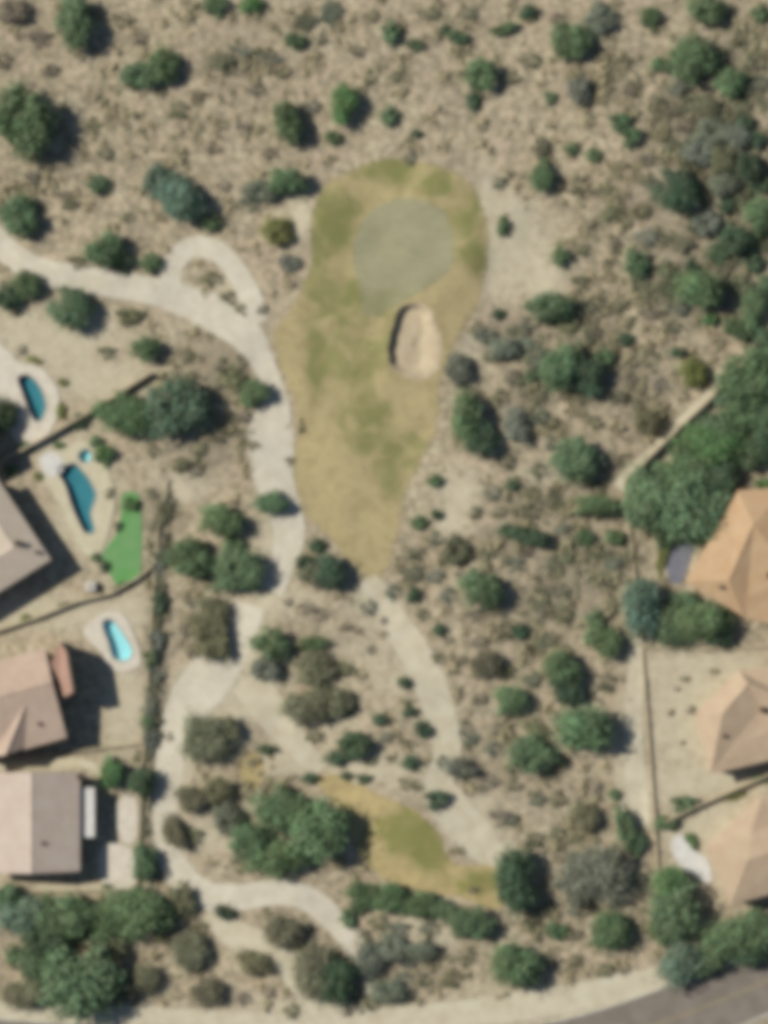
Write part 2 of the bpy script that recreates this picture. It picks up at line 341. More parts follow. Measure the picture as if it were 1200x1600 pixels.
def sheet(name, poly, step, zf, mat, label, holes=(), tone=None, kind='structure', edge_w=1.0, extra=(), parent=None):
    """fills an outline with a fine triangulated skin that follows the land"""
    poly = np.asarray(poly); x0, y0 = poly.min(0); x1, y1 = poly.max(0)
    gx, gy = np.meshgrid(np.arange(x0, x1, step), np.arange(y0, y1, step)); gx = gx.ravel(); gy = gy.ravel()
    gx = gx+RNG.uniform(-.2, .2, gx.shape)*step; gy = gy+RNG.uniform(-.2, .2, gy.shape)*step
    keep = sdist(gx, gy, poly) > step*.5
    for h in holes: keep &= np.abs(sdist(gx, gy, h)) > step*.4
    for h in holes: keep &= sdist(gx, gy, h) < 0
    pts = [Vector((a, b)) for a, b in poly]; edges = [(i, (i+1) % len(poly)) for i in range(len(poly))]
    for h in holes:
        b0 = len(pts); pts += [Vector((a, b)) for a, b in h]; edges += [(b0+i, b0+(i+1) % len(h)) for i in range(len(h))]
    pts += [Vector((a, b)) for a, b in zip(gx[keep], gy[keep])]
    vs, es, fs, *_ = delaunay_2d_cdt(pts, edges, [], 0, 1e-5)
    V = np.array([(v.x, v.y) for v in vs]); F = np.array([f for f in fs if len(f) == 3])
    c = V[F].mean(1); ok = inside(c[:, 0], c[:, 1], poly)
    for h in holes: ok &= ~inside(c[:, 0], c[:, 1], h)
    F = F[ok]; a = V[F]
    cr = (a[:, 1, 0]-a[:, 0, 0])*(a[:, 2, 1]-a[:, 0, 1])-(a[:, 1, 1]-a[:, 0, 1])*(a[:, 2, 0]-a[:, 0, 0])
    F[cr < 0] = F[cr < 0][:, ::-1]
    used = np.unique(F); rm = -np.ones(len(V), int); rm[used] = np.arange(len(used)); F = rm[F]; V = V[used]
    Z = zf(V[:, 0], V[:, 1]); at = {'edge': np.clip(seg_dist(V[:, 0], V[:, 1], poly)/edge_w, 0, 1)}
    if tone is not None: at['tone'] = tone(V[:, 0], V[:, 1])
    o = np_quads(name, np.column_stack([V, Z]), F, mat, at, parent=parent, smooth=True)
    if not parent: tag(o, label, kind=kind)
    return o
GREENISH = [(520,345,32,45,1),(620,268,60,22,.9),(685,288,30,20,.9),(737,398,26,30,1),(590,465,40,30,.9),(495,560,18,50,1),(585,645,50,30,.8),(575,690,25,20,.8),(530,790,30,25,.5),(520,470,60,40,.7),(620,700,40,60,.55),(560,560,60,50,.6),(480,400,30,50,.8),(610,740,25,60,.6),(735,330,25,40,.6)]
DRY = [(705,470,40,45),(700,560,40,60),(520,800,60,60),(570,850,45,50),(452,570,16,60),(650,625,40,40),(470,720,30,50),(430,530,20,30),(730,470,30,30)]
TGREEN = [(640,1298,46,28,1.2),(672,1328,34,26,1.1),(690,1340,20,20,.7),(750,1378,34,20,.9)]
sheet('fairway', fw, .6, lambda x, y: H(x, y)+.04, M['turf'], 'dry tan and olive fairway turf surrounding the green', holes=(bk,), tone=lambda x, y: blobmap(x, y, GREENISH)-.9*blobmap(x, y, DRY), edge_w=2.2)
sheet('putting_green', gr, .5, lambda x, y: H(x, y)+.065, M['green'], 'smooth greyish putting green near the top of the fairway', tone=lambda x, y: sst(430, 480, 800-y/S)*.8, edge_w=1.3)
sheet('sand_bunker', bk, .22, lambda x, y: H0(x, y)+bunker_dip(x, y)[0]+.04, M['bunker'], 'pale sand bunker with a steep shaded left lip below the green')
sheet('tee_turf', tee, .6, lambda x, y: H(x, y)+.06, M['tee'], 'dry yellow tee turf with a green patch near the bottom', tone=lambda x, y: blobmap(x, y, TGREEN), edge_w=.8)
sheet('dry_grass_patch', WP(PATCH, 6, .2, 4), .6, lambda x, y: H(x, y)+.05, M['tee'], 'small patch of dry orange grass beside the sandy path', tone=lambda x, y: 0*x, edge_w=1.2)

RIBBONS = []
def ribbon(name, pts, mat, off, label, nw=9):
    """pts: (px, py, width px) along the centre line"""
    q = smooth_poly([(W(a, b)[0], W(a, b)[1], c*S+.45) for a, b, c in pts], 10, False); RIBBONS.append(q[::4])
    t = np.gradient(q[:, :2], axis=0); t /= np.linalg.norm(t, axis=1)[:, None]+1e-9; nrm = np.stack([-t[:, 1], t[:, 0]], 1)
    s = np.linspace(-1, 1, nw); P = q[:, None, :2]+nrm[:, None]*(s[None, :, None]*(q[:, 2]/2+.25)[:, None, None])
    P = P.reshape(-1, 2); Z = H(P[:, 0], P[:, 1])+off
    n = len(q); i = (np.arange(n-1)[:, None]*nw+np.arange(nw-1)[None]).ravel(); F = np.stack([i, i+nw, i+nw+1, i+1], 1)[:, ::-1]
    e = np.clip((1-np.abs(s))[None]*(q[:, 2]/2+.25)[:, None]/.8, 0, 1).ravel()
    return tag(np_quads(name, np.column_stack([P, Z]), F, mat, {'edge': e}, smooth=True), label, kind='structure')
ribbon('cart_path', [(-60,310,34),(-15,365,34),(15,395,34),(65,424,36),(150,440,36),(250,458,38),(335,490,52),(385,525,46),(412,570,30),(430,625,34),(424,665,62),(424,705,68),(428,750,56),(446,800,46),(452,840,42),(440,885,34),(420,920,42)], M['path'], .050, 'pale concrete cart path curving down the left side of the fairway')
ribbon('cart_path', [(268,446,26),(272,410,28),(300,386,28),(338,392,28),(368,422,28),(390,462,30),(404,505,26)], M['path'], .062, 'short looping spur of pale cart path left of the green')
ribbon('cart_path', [(390,945,46),(372,995,46),(335,1050,70),(300,1095,66),(272,1160,46),(262,1230,36),(258,1300,32),(276,1358,40),(312,1395,42),(370,1402,36),(430,1394,34),(480,1404,34),(525,1440,32),(558,1480,32),(580,1520,28),(586,1550,22)], M['path'], .056, 'pale sandy cart path winding through the lower left shrubs')
ribbon('dirt_trail', [(572,905,30),(588,930,40),(615,970,42),(645,1015,46),(668,1060,48),(685,1105,46),(697,1150,42),(697,1190,40),(686,1225,44),(706,1265,60),(750,1315,54),(778,1348,36)], M['trail'], .040, 'sandy trail running down from the tip of the fairway')
ribbon('dirt_trail', [(330,1425,30),(360,1455,40),(410,1480,46),(455,1510,48),(495,1555,50),(520,1600,50)], M['trail'], .044, 'sandy trail descending to the road from the lower cart path')
ribbon('dirt_trail', [(385,1060,60),(430,1120,50),(465,1165,36),(500,1205,30)], M['trail'], .034, 'broad sandy trail from the cart path to the tee turf')
ribbon('dirt_trail', [(996,1000,18),(992,1080,24),(990,1160,28),(996,1240,30),(1006,1290,18)], M['trail'], .036, 'pale gravel strip along the right boundary wall')
ribbon('dirt_trail', [(965,762,20),(1010,716,18),(1060,668,18),(1118,612,16)], M['trail'], .038, 'pale gravel strip along the diagonal upper right wall')
ribbon('road_shoulder', [(-80,1572,20),(60,1582,26),(250,1588,26),(450,1598,26),(620,1594,36),(800,1574,44),(950,1548,40),(1060,1514,26),(1160,1472,12)], M['trail'], .030, 'broad pale sandy shoulder above the road along the bottom edge')
# verge, kerb and road at the bottom
ROADTOP = [(-300,1560,0),(0,1594,0),(200,1608,0),(500,1626,0),(760,1612,0),(900,1590,0),(1060,1537,0),(1200,1478,0),(1420,1370,0)]
def road_strip(name, off0, off1, mat, z, label=None, kind='structure', parent=None, thick=0):
    q = smooth_poly([W(a, b) for a, b, _ in ROADTOP], 12, False); t = np.gradient(q, axis=0); t /= np.linalg.norm(t, axis=1)[:, None]; nr = np.stack([t[:, 1], -t[:, 0]], 1)
    A = q+nr*off0; B = q+nr*off1; n = len(q)
    V = np.concatenate([np.column_stack([A, np.full(n, z)]), np.column_stack([B, np.full(n, z)])]); i = np.arange(n-1); F = np.stack([i, i+n, i+n+1, i+1], 1)
    if thick:
        V = np.concatenate([V, V-np.array([0, 0, thick])]); F = np.concatenate([F, np.stack([i, i+1, i+1+2*n, i+2*n], 1), np.stack([i+n, i+3*n, i+1+3*n, i+1+n], 1)])
    o = np_quads(name, V, F, mat, {'edge': np.ones(len(V))}, parent=parent)
    if label: tag(o, label, kind=kind)
    return o
road = road_strip('road', .0, 9.6, M['asphalt'], .05, 'grey brown asphalt road crossing the bottom right corner')
road_strip('centre_line', 4.62, 4.74, M['yellow'], .056, parent=road); road_strip('centre_line', 4.88, 5.0, M['yellow'], .056, parent=road)
road_strip('kerb', -.35, .05, M['kerb'], .17, 'pale concrete kerb along the upper edge of the road', thick=.2)
road_strip('kerb', 9.55, 9.95, M['kerb'], .17, 'pale concrete kerb along the lower edge of the road', thick=.2)

# ------------------------------------------------------------------ yards: decks, pools, lawn, patios
def prism(name, poly, z0, z1, mat, parent=None, bottom=False):
    n = len(poly); V = [(a, b, z0) for a, b in poly]+[(a, b, z1) for a, b in poly]
    ar = sum(poly[i][0]*poly[(i+1) % n][1]-poly[(i+1) % n][0]*poly[i][1] for i in range(n))
    F = [list(range(n, 2*n))]+[(i, (i+1) % n, (i+1) % n+n, i+n) for i in range(n)]+([list(range(n))[::-1]] if bottom else [])
    if ar < 0: F = [f[::-1] for f in F]
    return mesh_obj(name, V, F, mat, parent)
def pool(poly, deck, deckmat, plaster, zd, label, decklabel, holes2=()):
    hs = (poly,)+tuple(holes2)
    o = sheet('pool_deck', deck, .7, lambda x, y: 0*x+zd, deckmat, decklabel, holes=hs)
    c = poly.mean(0); root = empty('swimming_pool', (c[0], c[1], zd)); tag(root, label, 'pool')
    q = poly-c; pool_parts(root, q, plaster)
def pool_parts(root, q, plaster, depth=1.0, cop=.3):
    n = len(q); bot = q*.93
    V = [(a, b, .03) for a, b in q]+[(a, b, -depth) for a, b in bot]
    F = [(i, (i+1) % n, (i+1) % n+n, i+n) for i in range(n)]+[list(range(n, 2*n))]
    mesh_obj('basin', V, F, plaster, root)
    mesh_obj('water', [(a, b, -.14) for a, b in q*.995], [list(range(n))], M['water'], root)
    r = np.linalg.norm(q, axis=1)[:, None]; o = q*(1+cop/r)
    V = [(a, b, .05) for a, b in q]+[(a, b, .05) for a, b in o]+[(a, b, -.1) for a, b in o]+[(a, b, -.1) for a, b in q]
    F = []
    for i in range(n):
        j = (i+1) % n; F += [(i, j, j+n, i+n), (i+n, j+n, j+2*n, i+2*n), (j, i, i+3*n, j+3*n)]
    mesh_obj('coping', V, F, M['stone'], root)
pool(p1, dk1, M['deck'], M['plaster_teal'], .14, 'small teal pool with pointed ends in the upper left yard', 'pinkish white deck around the small teal pool')
pool(p2, dk2, M['deck2'], M['plaster_teal'], .15, 'dark teal freeform pool beside the synthetic lawn', 'cream deck around the dark teal freeform pool', holes2=(spa,))
pool(p3, dk3, M['deck'], M['plaster_aqua'], .14, 'pale aqua pool behind the brown roofed house', 'white deck around the pale aqua pool')
_c = spa.mean(0); sp = empty('spa', (_c[0], _c[1], .15)); tag(sp, 'small round blue spa above the dark teal pool', 'spa'); pool_parts(sp, spa-_c, M['plaster_aqua'], .9, .25)
sheet('lawn', lawn, .6, lambda x, y: 0*x+.12, M['lawn'], 'bright green synthetic lawn strip beside the freeform pool')
def slab(name, pts, z, mat, label, cat):
    o = prism(name, WP(pts, 3), -.4, z, mat); tag(o, label, cat); return o
slab('patio_slab', [(1046,858),(1068,842),(1084,850),(1074,888),(1066,910),(1044,906)], .12, M['slate'], 'blue grey patio slab beside the orange tiled house', 'patio')
slab('patio_slab', [(1048,1318),(1064,1304),(1082,1326),(1106,1344),(1112,1378),(1094,1374),(1062,1352)], .12, M['white'], 'bright white patio slab in the lower right yard', 'patio')
slab('patio_slab', [(156,1328),(176,1318),(208,1330),(212,1378),(196,1388),(160,1380)], .13, M['deck'], 'pale patio slab in the corner right of the grey beige house', 'patio')
slab('patio_slab', [(184,1252),(212,1246),(214,1305),(204,1318),(186,1306)], .12, M['deck'], 'narrow pale patio slab beyond the white patio cover', 'patio')
slab('walkway', [(-40,1196),(60,1188),(132,1185),(160,1204),(152,1212),(128,1199),(60,1199),(-40,1206)], .10, M['deck2'], 'pale curved walkway along the top of the grey beige house', 'walkway')
slab('patio_slab', [(62,716),(84,706),(98,722),(96,738),(74,744)], .20, M['white'], 'cream square patio slab above the dark teal pool', 'patio')

# ------------------------------------------------------------------ boundary walls
def bound_wall(pts, h, label, th=.24, post=6.0):
    q = [W(*p) for p in pts]; root = empty('boundary_wall', (q[0][0], q[0][1], 0)); tag(root, label, 'wall', 'block walls around the house yards')
    ox, oy = q[0]; acc = 0
    for i in range(len(q)-1):
        a = Vector(q[i]); b = Vector(q[i+1]); L = (b-a).length; d = (b-a)/L; n = Vector((-d.y, d.x)); k = max(1, round(L/post))
        for j in range(k):
            s = a+d*(L*j/k); e = a+d*(L*(j+1)/k); zt = h1(*((s+e)/2))+h
            s2 = s+d*.2; e2 = e-d*.2
            V = []
            for z in (-.6, zt):
                for p, sg in ((s2, 1), (e2, 1), (e2, -1), (s2, -1)): V.append((p.x+n.x*th/2*sg-ox, p.y+n.y*th/2*sg-oy, z))
            mesh_obj('wall_panel', V, [(0,1,5,4),(1,2,6,5),(2,3,7,6),(3,0,4,7),(7,6,5,4)][::1], M['wall'], root)
            V = []
            for z in (zt+.003, zt+.09):
                for p, sg in ((s2, 1), (e2, 1), (e2, -1), (s2, -1)): V.append((p.x+n.x*(th/2+.05)*sg-ox, p.y+n.y*(th/2+.05)*sg-oy, z))
            mesh_obj('wall_cap', V, [(0,1,5,4),(1,2,6,5),(2,3,7,6),(3,0,4,7),(7,6,5,4),(0,3,2,1)], M['wallcap'], root)
            posts = [s]+([e] if (i == len(q)-2 and j == k-1) else [])
            for p in posts:
                V = [(p.x+dx*.2-ox, p.y+dy*.2-oy, z) for z in (-.6, zt+.2) for dx, dy in ((-1,-1),(1,-1),(1,1),(-1,1))]
                mesh_obj('post', V, [(0,1,5,4),(1,2,6,5),(2,3,7,6),(3,0,4,7),(4,5,6,7)], M['wallcap'], root)
    return root
bound_wall([(-60,756),(0,722),(70,684),(140,644),(234,584)], 1.3, 'tan block wall between the two upper left yards')
bound_wall([(-60,1004),(0,984),(60,964),(120,940),(175,926),(216,902),(238,884)], .9, 'wavy block wall below the synthetic lawn')
bound_wall([(-60,1186),(20,1182),(100,1176),(150,1170),(228,1160)], .5, 'low block wall above the grey beige house')
bound_wall([(-60,1396),(20,1394),(120,1391),(214,1389)], .5, 'low block wall below the grey beige house')
bound_wall([(262,752),(246,830),(240,915),(234,1000),(228,1100),(222,1200),(218,1300),(214,1384)], .4, 'long block wall between the left yards and the sandy path')
bound_wall([(1290,460),(1200,536),(1118,614),(1040,688),(976,752)], 1.4, 'diagonal tan block wall in the upper right')
bound_wall([(976,758),(986,850),(1002,1000),(1012,1130),(1022,1265),(1030,1400),(1042,1515)], .35, 'long straight block wall along the right hand yards')
bound_wall([(1040,1282),(1090,1258),(1150,1232),(1200,1210),(1290,1170)], 1.0, 'block wall between the two lower right houses')
bound_wall([(1006,1012),(1100,1016),(1200,1010),(1290,1002)], .3, 'block wall under the trees below the orange tiled house')

# ------------------------------------------------------------------ houses
def poly_z(p): return Vector((W(p[0], p[1])[0], W(p[0], p[1])[1], p[2]))
def house(label, eave, slopes, roofmat, ridges=(), chimneys=(), vents=(), inset=.55, wins=True, special=None):
    E = [poly_z(p) for p in eave]; c = sum(E, Vector())/len(E); c.z = 0
    root = empty('house', c); tag(root, label, 'house', 'houses around the golf hole')
    L = [(v-c) for v in E]; n = len(L); ar = sum(L[i].x*L[(i+1) % n].y-L[(i+1) % n].x*L[i].y for i in range(n))
    if ar < 0: L = L[::-1]
    # walls set in under the eaves
    I = []
    for i in range(n):
        a, b, d = L[i-1], L[i], L[(i+1) % n]
        e1 = (b-a).to_2d().normalized(); e2 = (d-b).to_2d().normalized(); m = Vector((-e1.y-e2.y, e1.x+e2.x)); m = m.normalized()*inset/max(.35, m.length/2)
        I.append(Vector((b.x+m.x, b.y+m.y, b.z)))
    V = [(p.x, p.y, -.3) for p in I]+[(p.x, p.y, p.z-.02) for p in I]
    mesh_obj('wall', V, [(i, (i+1) % n, (i+1) % n+n, i+n) for i in range(n)], M['stucco'], root)
    roof = mesh_obj('roof', [(p.x, p.y, p.z-.16) for p in L]+[(p.x, p.y, p.z-.01) for p in L], [list(range(n))[::-1]]+[(i, (i+1) % n, (i+1) % n+n, i+n) for i in range(n)], M['stucco'], root)
    def slope(pts, mat):
        P = [poly_z(p)-c for p in pts]; m = len(P)
        nrm = Vector()
        for i in range(m): nrm += P[i].cross(P[(i+1) % m])
        if nrm.z < 0: P = P[::-1]; nrm = -nrm
        nrm.normalize(); dn = Vector((nrm.x, nrm.y, 0)); dn = dn.normalized() if dn.length > 1e-4 else Vector((1, 0, 0)); al = dn.cross(Vector((0, 0, 1)))
        o = mesh_obj('roof_slope', [tuple(p+Vector((0, 0, .10))) for p in P]+[tuple(p+Vector((0, 0, .0))) for p in P], [list(range(m))]+[(i, i+m, (i+1) % m+m, (i+1) % m) for i in range(m)], mat, roof)
        uv = o.data.uv_layers.new(name='UVMap')
        for lp in o.data.loops:
            p = o.data.vertices[lp.vertex_index].co; uv.data[lp.index].uv = (p.dot(dn), p.dot(al))
    for s in slopes:
        if isinstance(s, tuple) and isinstance(s[1], str): slope(s[0], ROOF[s[1]])
        else: slope(s, ROOF[roofmat])
    for a, b in ridges:
        A = poly_z(a)-c; B = poly_z(b)-c; d = (B-A).normalized(); nn = d.cross(Vector((0, 0, 1))).normalized()*.16; u = Vector((0, 0, .1))
        V = [A-nn+u, A+u*2, A+nn+u, B-nn+u, B+u*2, B+nn+u]
        mesh_obj('ridge_cap', V, [(0,1,4,3), (1,2,5,4), (0,2,1), (3,4,5)], ROOF[roofmat], roof)
    def boxm(nm, x, y, w, d, z0, z1, mat, par):
        p = W(x, y); V = [(p[0]-c.x+sx*w/2, p[1]-c.y+sy*d/2, z) for z in (z0, z1) for sx, sy in ((-1,-1),(1,-1),(1,1),(-1,1))]
        return mesh_obj(nm, V, [(0,1,5,4),(1,2,6,5),(2,3,7,6),(3,0,4,7),(4,5,6,7)], mat, par)
    for (x, y, z, hh, w) in chimneys:
        boxm('chimney', x, y, w, w*.8, z-1.2, z+hh, M['stucco'], roof); boxm('chimney_cap', x, y, w+.16, w*.8+.16, z+hh+.003, z+hh+.14, M['dark'], roof)
    for (x, y, z) in vents: boxm('roof_vent', x, y, .5, .5, z-.6, z+.5, M['dark'], roof)
    if wins:
        for i in range(n):
            a, b = I[i], I[(i+1) % n]; d = (b-a).to_2d(); ln = d.length; d.normalize(); nn = Vector((d.y, -d.x)); k = int(ln//4)
            for j in range(k):
                mid = a.to_2d()+d*(ln*(j+.5)/k)
                for nm, w, z0, z1, o1, mt in (('window', .8, .9, 2.2, .05, M['white']), ('pane', .68, 1.02, 2.08, .07, M['glass'])):
                    V = [(mid.x+d.x*w*s+nn.x*o, mid.y+d.y*w*s+nn.y*o, z) for o in (-.05, o1) for z in (z0, z1) for s in (-1, 1)]
                    ob = mesh_obj(nm, V, [(4,5,7,6), (6,7,3,2), (0,1,5,4), (5,1,3,7), (0,4,6,2)], mt, root if nm == 'window' else win)
                    if nm == 'window': win = ob
    return root, roof, c
def off(p, *vs):
    x, y = p
    for (vx, vy), k in vs: x += vx*k; y += vy*k
    return (x, y)
# upper left house with pale pink L-shaped roof
C = (83, 874); u = (-.55, -.835); v = (-.85, .53); ze, zr = 4.1, 5.4
A_ = lambda a, b, z: off(C, (u, a), (v, b))+(z,)
house('house with pale pinkish roof left of the dark teal pool', [A_(0,0,ze), A_(155,0,ze), A_(155,72,ze), A_(90,72,ze), A_(90,165,ze), A_(0,165,ze)],
      [[A_(0,0,ze), A_(0,165,ze), A_(45,165,zr), A_(45,36,zr)], [A_(0,0,ze), A_(45,36,zr), A_(155,36,zr), A_(155,0,ze)], [A_(155,36,zr), A_(45,36,zr), A_(90,72,ze), A_(155,72,ze)], [A_(45,36,zr), A_(45,165,zr), A_(90,165,ze), A_(90,72,ze)]], 'A',
      ridges=[(A_(45,36,zr), A_(45,165,zr)), (A_(45,36,zr), A_(155,36,zr)), (A_(0,0,ze), A_(45,36,zr))], chimneys=[(33,848,5.2,.7,.8)], vents=[(62,862,4.6)])
# middle left two storey house
TR, BR, BL, TL = (74,1010,4.3), (108,1150,4.3), (-36,1190,4.3), (-70,1050,4.3); R1 = (87,1063,6.3); RL = (-57,1103,6.3)
def zlow(x, y):
    t = ((x-R1[0])*.258+(y-R1[1])*.966)/90.0; return 6.3-2.0*max(0, min(1, t))
Aq = (46,1098,zlow(46,1098)+.05); Bq = (14,1176,zlow(14,1176)+1.15); Bl = (-14,1181,4.35); Br = (42,1166,4.4)
hb, rb, cb = house('two storey house with pinkish brown roof and reddish tower beside the aqua pool', [TR, BR, BL, TL],
      [[TR, TL, RL, R1], [R1, RL, BL, BR], [Aq, Bq, Bl], [Aq, Br, Bq], [Bl, Bq, Br]], 'B', ridges=[(R1, RL), (Aq, Bq)], vents=[(66,1128,5.0)], chimneys=[])
tw = [(85,1036),(97,1003),(108,1018),(118,1078),(104,1085),(99,1064)]
_t = np.array([W(*p) for p in tw])-np.array([cb.x, cb.y]); prism('tower', _t, -.3, 5.3, M['stucco'], hb)
_to = (_t-_t.mean(0))*1.04+_t.mean(0); zz = [5.34,5.34,6.2,6.2,5.5,5.4]
mesh_obj('tower_roof', [(a, b, z) for (a, b), z in zip(_to, zz)]+[(a, b, 5.28) for a, b in _to], [[5,4,3,2,1,0]]+[(i, (i+1) % 6, (i+1) % 6+6, i+6) for i in range(6)], ROOF['R'], hb)
# lower left house
hc, rc, cc = house('house with grey beige gable roof and white patio cover', [(-22,1204,3.7),(128,1203,3.7),(128,1358,3.7),(-22,1361,3.7)],
      [[(55,1203.5,5.8),(-22,1204,3.7),(-22,1361,3.7),(55,1359.5,5.8)], [(55,1203.5,5.8),(55,1359.5,5.8),(128,1358,3.7),(128,1203,3.7)]], 'C', ridges=[((55,1203.5,5.8),(55,1359.5,5.8))], chimneys=[(129,1210,4.0,.5,.9)], vents=[(72,1313,5.2)])
def add_cover():
    root = empty('patio_cover', (*W(139.5,1267), 0)); tag(root, 'flat white patio cover beside the grey beige house', 'patio cover')
    V = [(sx*1.05, sy*3.85, z) for z in (2.95, 3.12) for sx, sy in ((-1,-1),(1,-1),(1,1),(-1,1))]
    mesh_obj('canopy', V, [(0,1,5,4),(1,2,6,5),(2,3,7,6),(3,0,4,7),(4,5,6,7),(3,2,1,0)], M['white'], root)
    for y in (-3.6, 0, 3.6):
        V = [(.85+sx*.09, y+sy*.09, z) for z in (-.2, 2.94) for sx, sy in ((-1,-1),(1,-1),(1,1),(-1,1))]
        mesh_obj('post', V, [(0,1,5,4),(1,2,6,5),(2,3,7,6),(3,0,4,7)], M['white'], root)
add_cover()
# right hand houses
L1, L0, N, Mq, B1, V1, Q, B2, R0, R1d = (1068,908,3.9),(1150,766,3.9),(1172,818,5.7),(1134,905,5.7),(1160,964,3.9),(1163,932,4.7),(1236,900,5.5),(1290,1000,3.9),(1230,762,3.9),(1320,870,3.9)
house('house with orange tiled hip roof at the right edge', [L1,L0,R0,R1d,B2,B1], [[L1,L0,N,Mq],[L1,Mq,B1],[Mq,N,V1],[N,Q,V1],[Mq,V1,B1],[V1,Q,B1],[Q,B2,B1],[N,L0,R0],[N,R0,R1d,Q],[Q,R1d,B2]], 'D', ridges=[(N,Mq),(N,Q),(Mq,B1),(L0,N)], chimneys=[(1198,898,5.3,.6,1.0)], vents=[(1122,916,5.2)])
K1, K1b, K2, K3, K4, K5, S1, S2, S3, S4, Pk = (1106,1207,3.9),(1206,1184,3.9),(1300,1160,3.9),(1280,1030,3.9),(1150,1046,3.9),(1084,1112,3.9),(1124,1112,5.7),(1164,1066,5.7),(1184,1104,4.9),(1177,1150,4.5),(1262,1106,5.9)
house('house with tan hip roof in the wide bare yard', [K1,K1b,K2,K3,K4,K5], [[K1,K5,S1],[K5,K4,S2,S1],[K1,S1,S2,S3,S4],[K1,S4,K1b],[S4,S3,Pk],[S4,Pk,K2,K1b],[K4,K3,Pk],[K4,Pk,S3,S2],[K3,K2,Pk]], 'E', ridges=[(S1,S2),(S4,Pk)], chimneys=[(1187,1106,5.2,.5,.9)], vents=[(1127,1147,4.9)])
G1, G2, G3, G4, G5, Hh, H2, J, Y1 = (1138,1410,3.9),(1300,1366,3.9),(1296,1225,3.9),(1188,1238,3.9),(1097,1322,3.9),(1164,1338,5.7),(1262,1308,6.1),(1168,1297,5.3),(1214,1282,4.4)
house('house with tan roof and pink tinged corner at the lower right edge', [G1,G2,G3,G4,G5], [[G1,Hh,H2],[G1,H2,G2],[G1,G5,Hh],[G5,G4,J],[G5,J,Hh],[G4,Y1,J],[J,Y1,H2],[J,H2,Hh],[G4,G3,Y1],[G3,H2,Y1],[G3,G2,H2]], 'E', ridges=[(Hh,H2),(G1,Hh)])
house('house with pale roof barely inside the left edge', [(-120,630,4.6),(-20,650,4.6),(0,712,4.6),(-95,765,4.6)], [[(-120,630,4.6),(-20,650,4.6),(-45,693,6.2),(-80,705,6.2)],[(-20,650,4.6),(0,712,4.6),(-45,693,6.2)],[(0,712,4.6),(-95,765,4.6),(-80,705,6.2),(-45,693,6.2)],[(-95,765,4.6),(-120,630,4.6),(-80,705,6.2)]], 'A')
def ac_unit(x, y, label):
    root = empty('air_conditioner', (*W(x, y), 0)); tag(root, label, 'air conditioner')
    bm = bmesh.new(); bmesh.ops.create_cube(bm, size=1); bmesh.ops.scale(bm, vec=(1.5, 1.4, 1.1), verts=bm.verts); bmesh.ops.bevel(bm, geom=bm.edges[:], offset=.08, segments=2); bmesh.ops.translate(bm, vec=(0, 0, .7), verts=bm.verts)
    me = bpy.data.meshes.new('casing'); bm.to_mesh(me); bm.free(); me.materials.append(M['white']); o = bpy.data.objects.new('casing', me); COL.objects.link(o); o.parent = root
    bm = bmesh.new(); bmesh.ops.create_cone(bm, cap_ends=True, segments=16, radius1=.5, radius2=.5, depth=.05); bmesh.ops.translate(bm, vec=(0, 0, 1.28), verts=bm.verts)
    me = bpy.data.meshes.new('fan_grille'); bm.to_mesh(me); bm.free(); me.materials.append(M['stone']); o = bpy.data.objects.new('fan_grille', me); COL.objects.link(o); o.parent = root
ac_unit(142, 916, 'white box unit below the synthetic lawn')

# ------------------------------------------------------------------ plants
TONES = {'d': ('dark green', (0.088, 0.138, 0.076)), 'g': ('green', (0.142, 0.212, 0.104)), 'b': ('bright green', (0.135, 0.245, 0.092)), 'u': ('blue green', (0.14, 0.202, 0.13)),
         'y': ('grey green', (0.205, 0.22, 0.158)), 'o': ('olive', (0.205, 0.2, 0.115)), 'n': ('brown', (0.25, 0.215, 0.155)), 'l': ('yellow green', (0.25, 0.27, 0.09))}
def leaf_cloud(P, size, rng, out=None, loose=.55):
    n = len(P); q = rng.normal(size=(n, 3)); q /= np.linalg.norm(q, axis=1)[:, None]
    nn = q if out is None else out+loose*q
    nn = nn/(np.linalg.norm(nn, axis=1)[:, None]+1e-9)
    a = np.cross(nn, rng.normal(size=(n, 3))); a /= np.linalg.norm(a, axis=1)[:, None]+1e-9; b = np.cross(nn, a)
    s = (size*rng.uniform(.6, 1.35, n))[:, None]
    V = np.stack([P-a*s-b*s*.35, P+b*s*.75, P+a*s-b*s*.25, P-b*s*.8], 1).reshape(-1, 3)
    return V, np.arange(4*n).reshape(-1, 4)
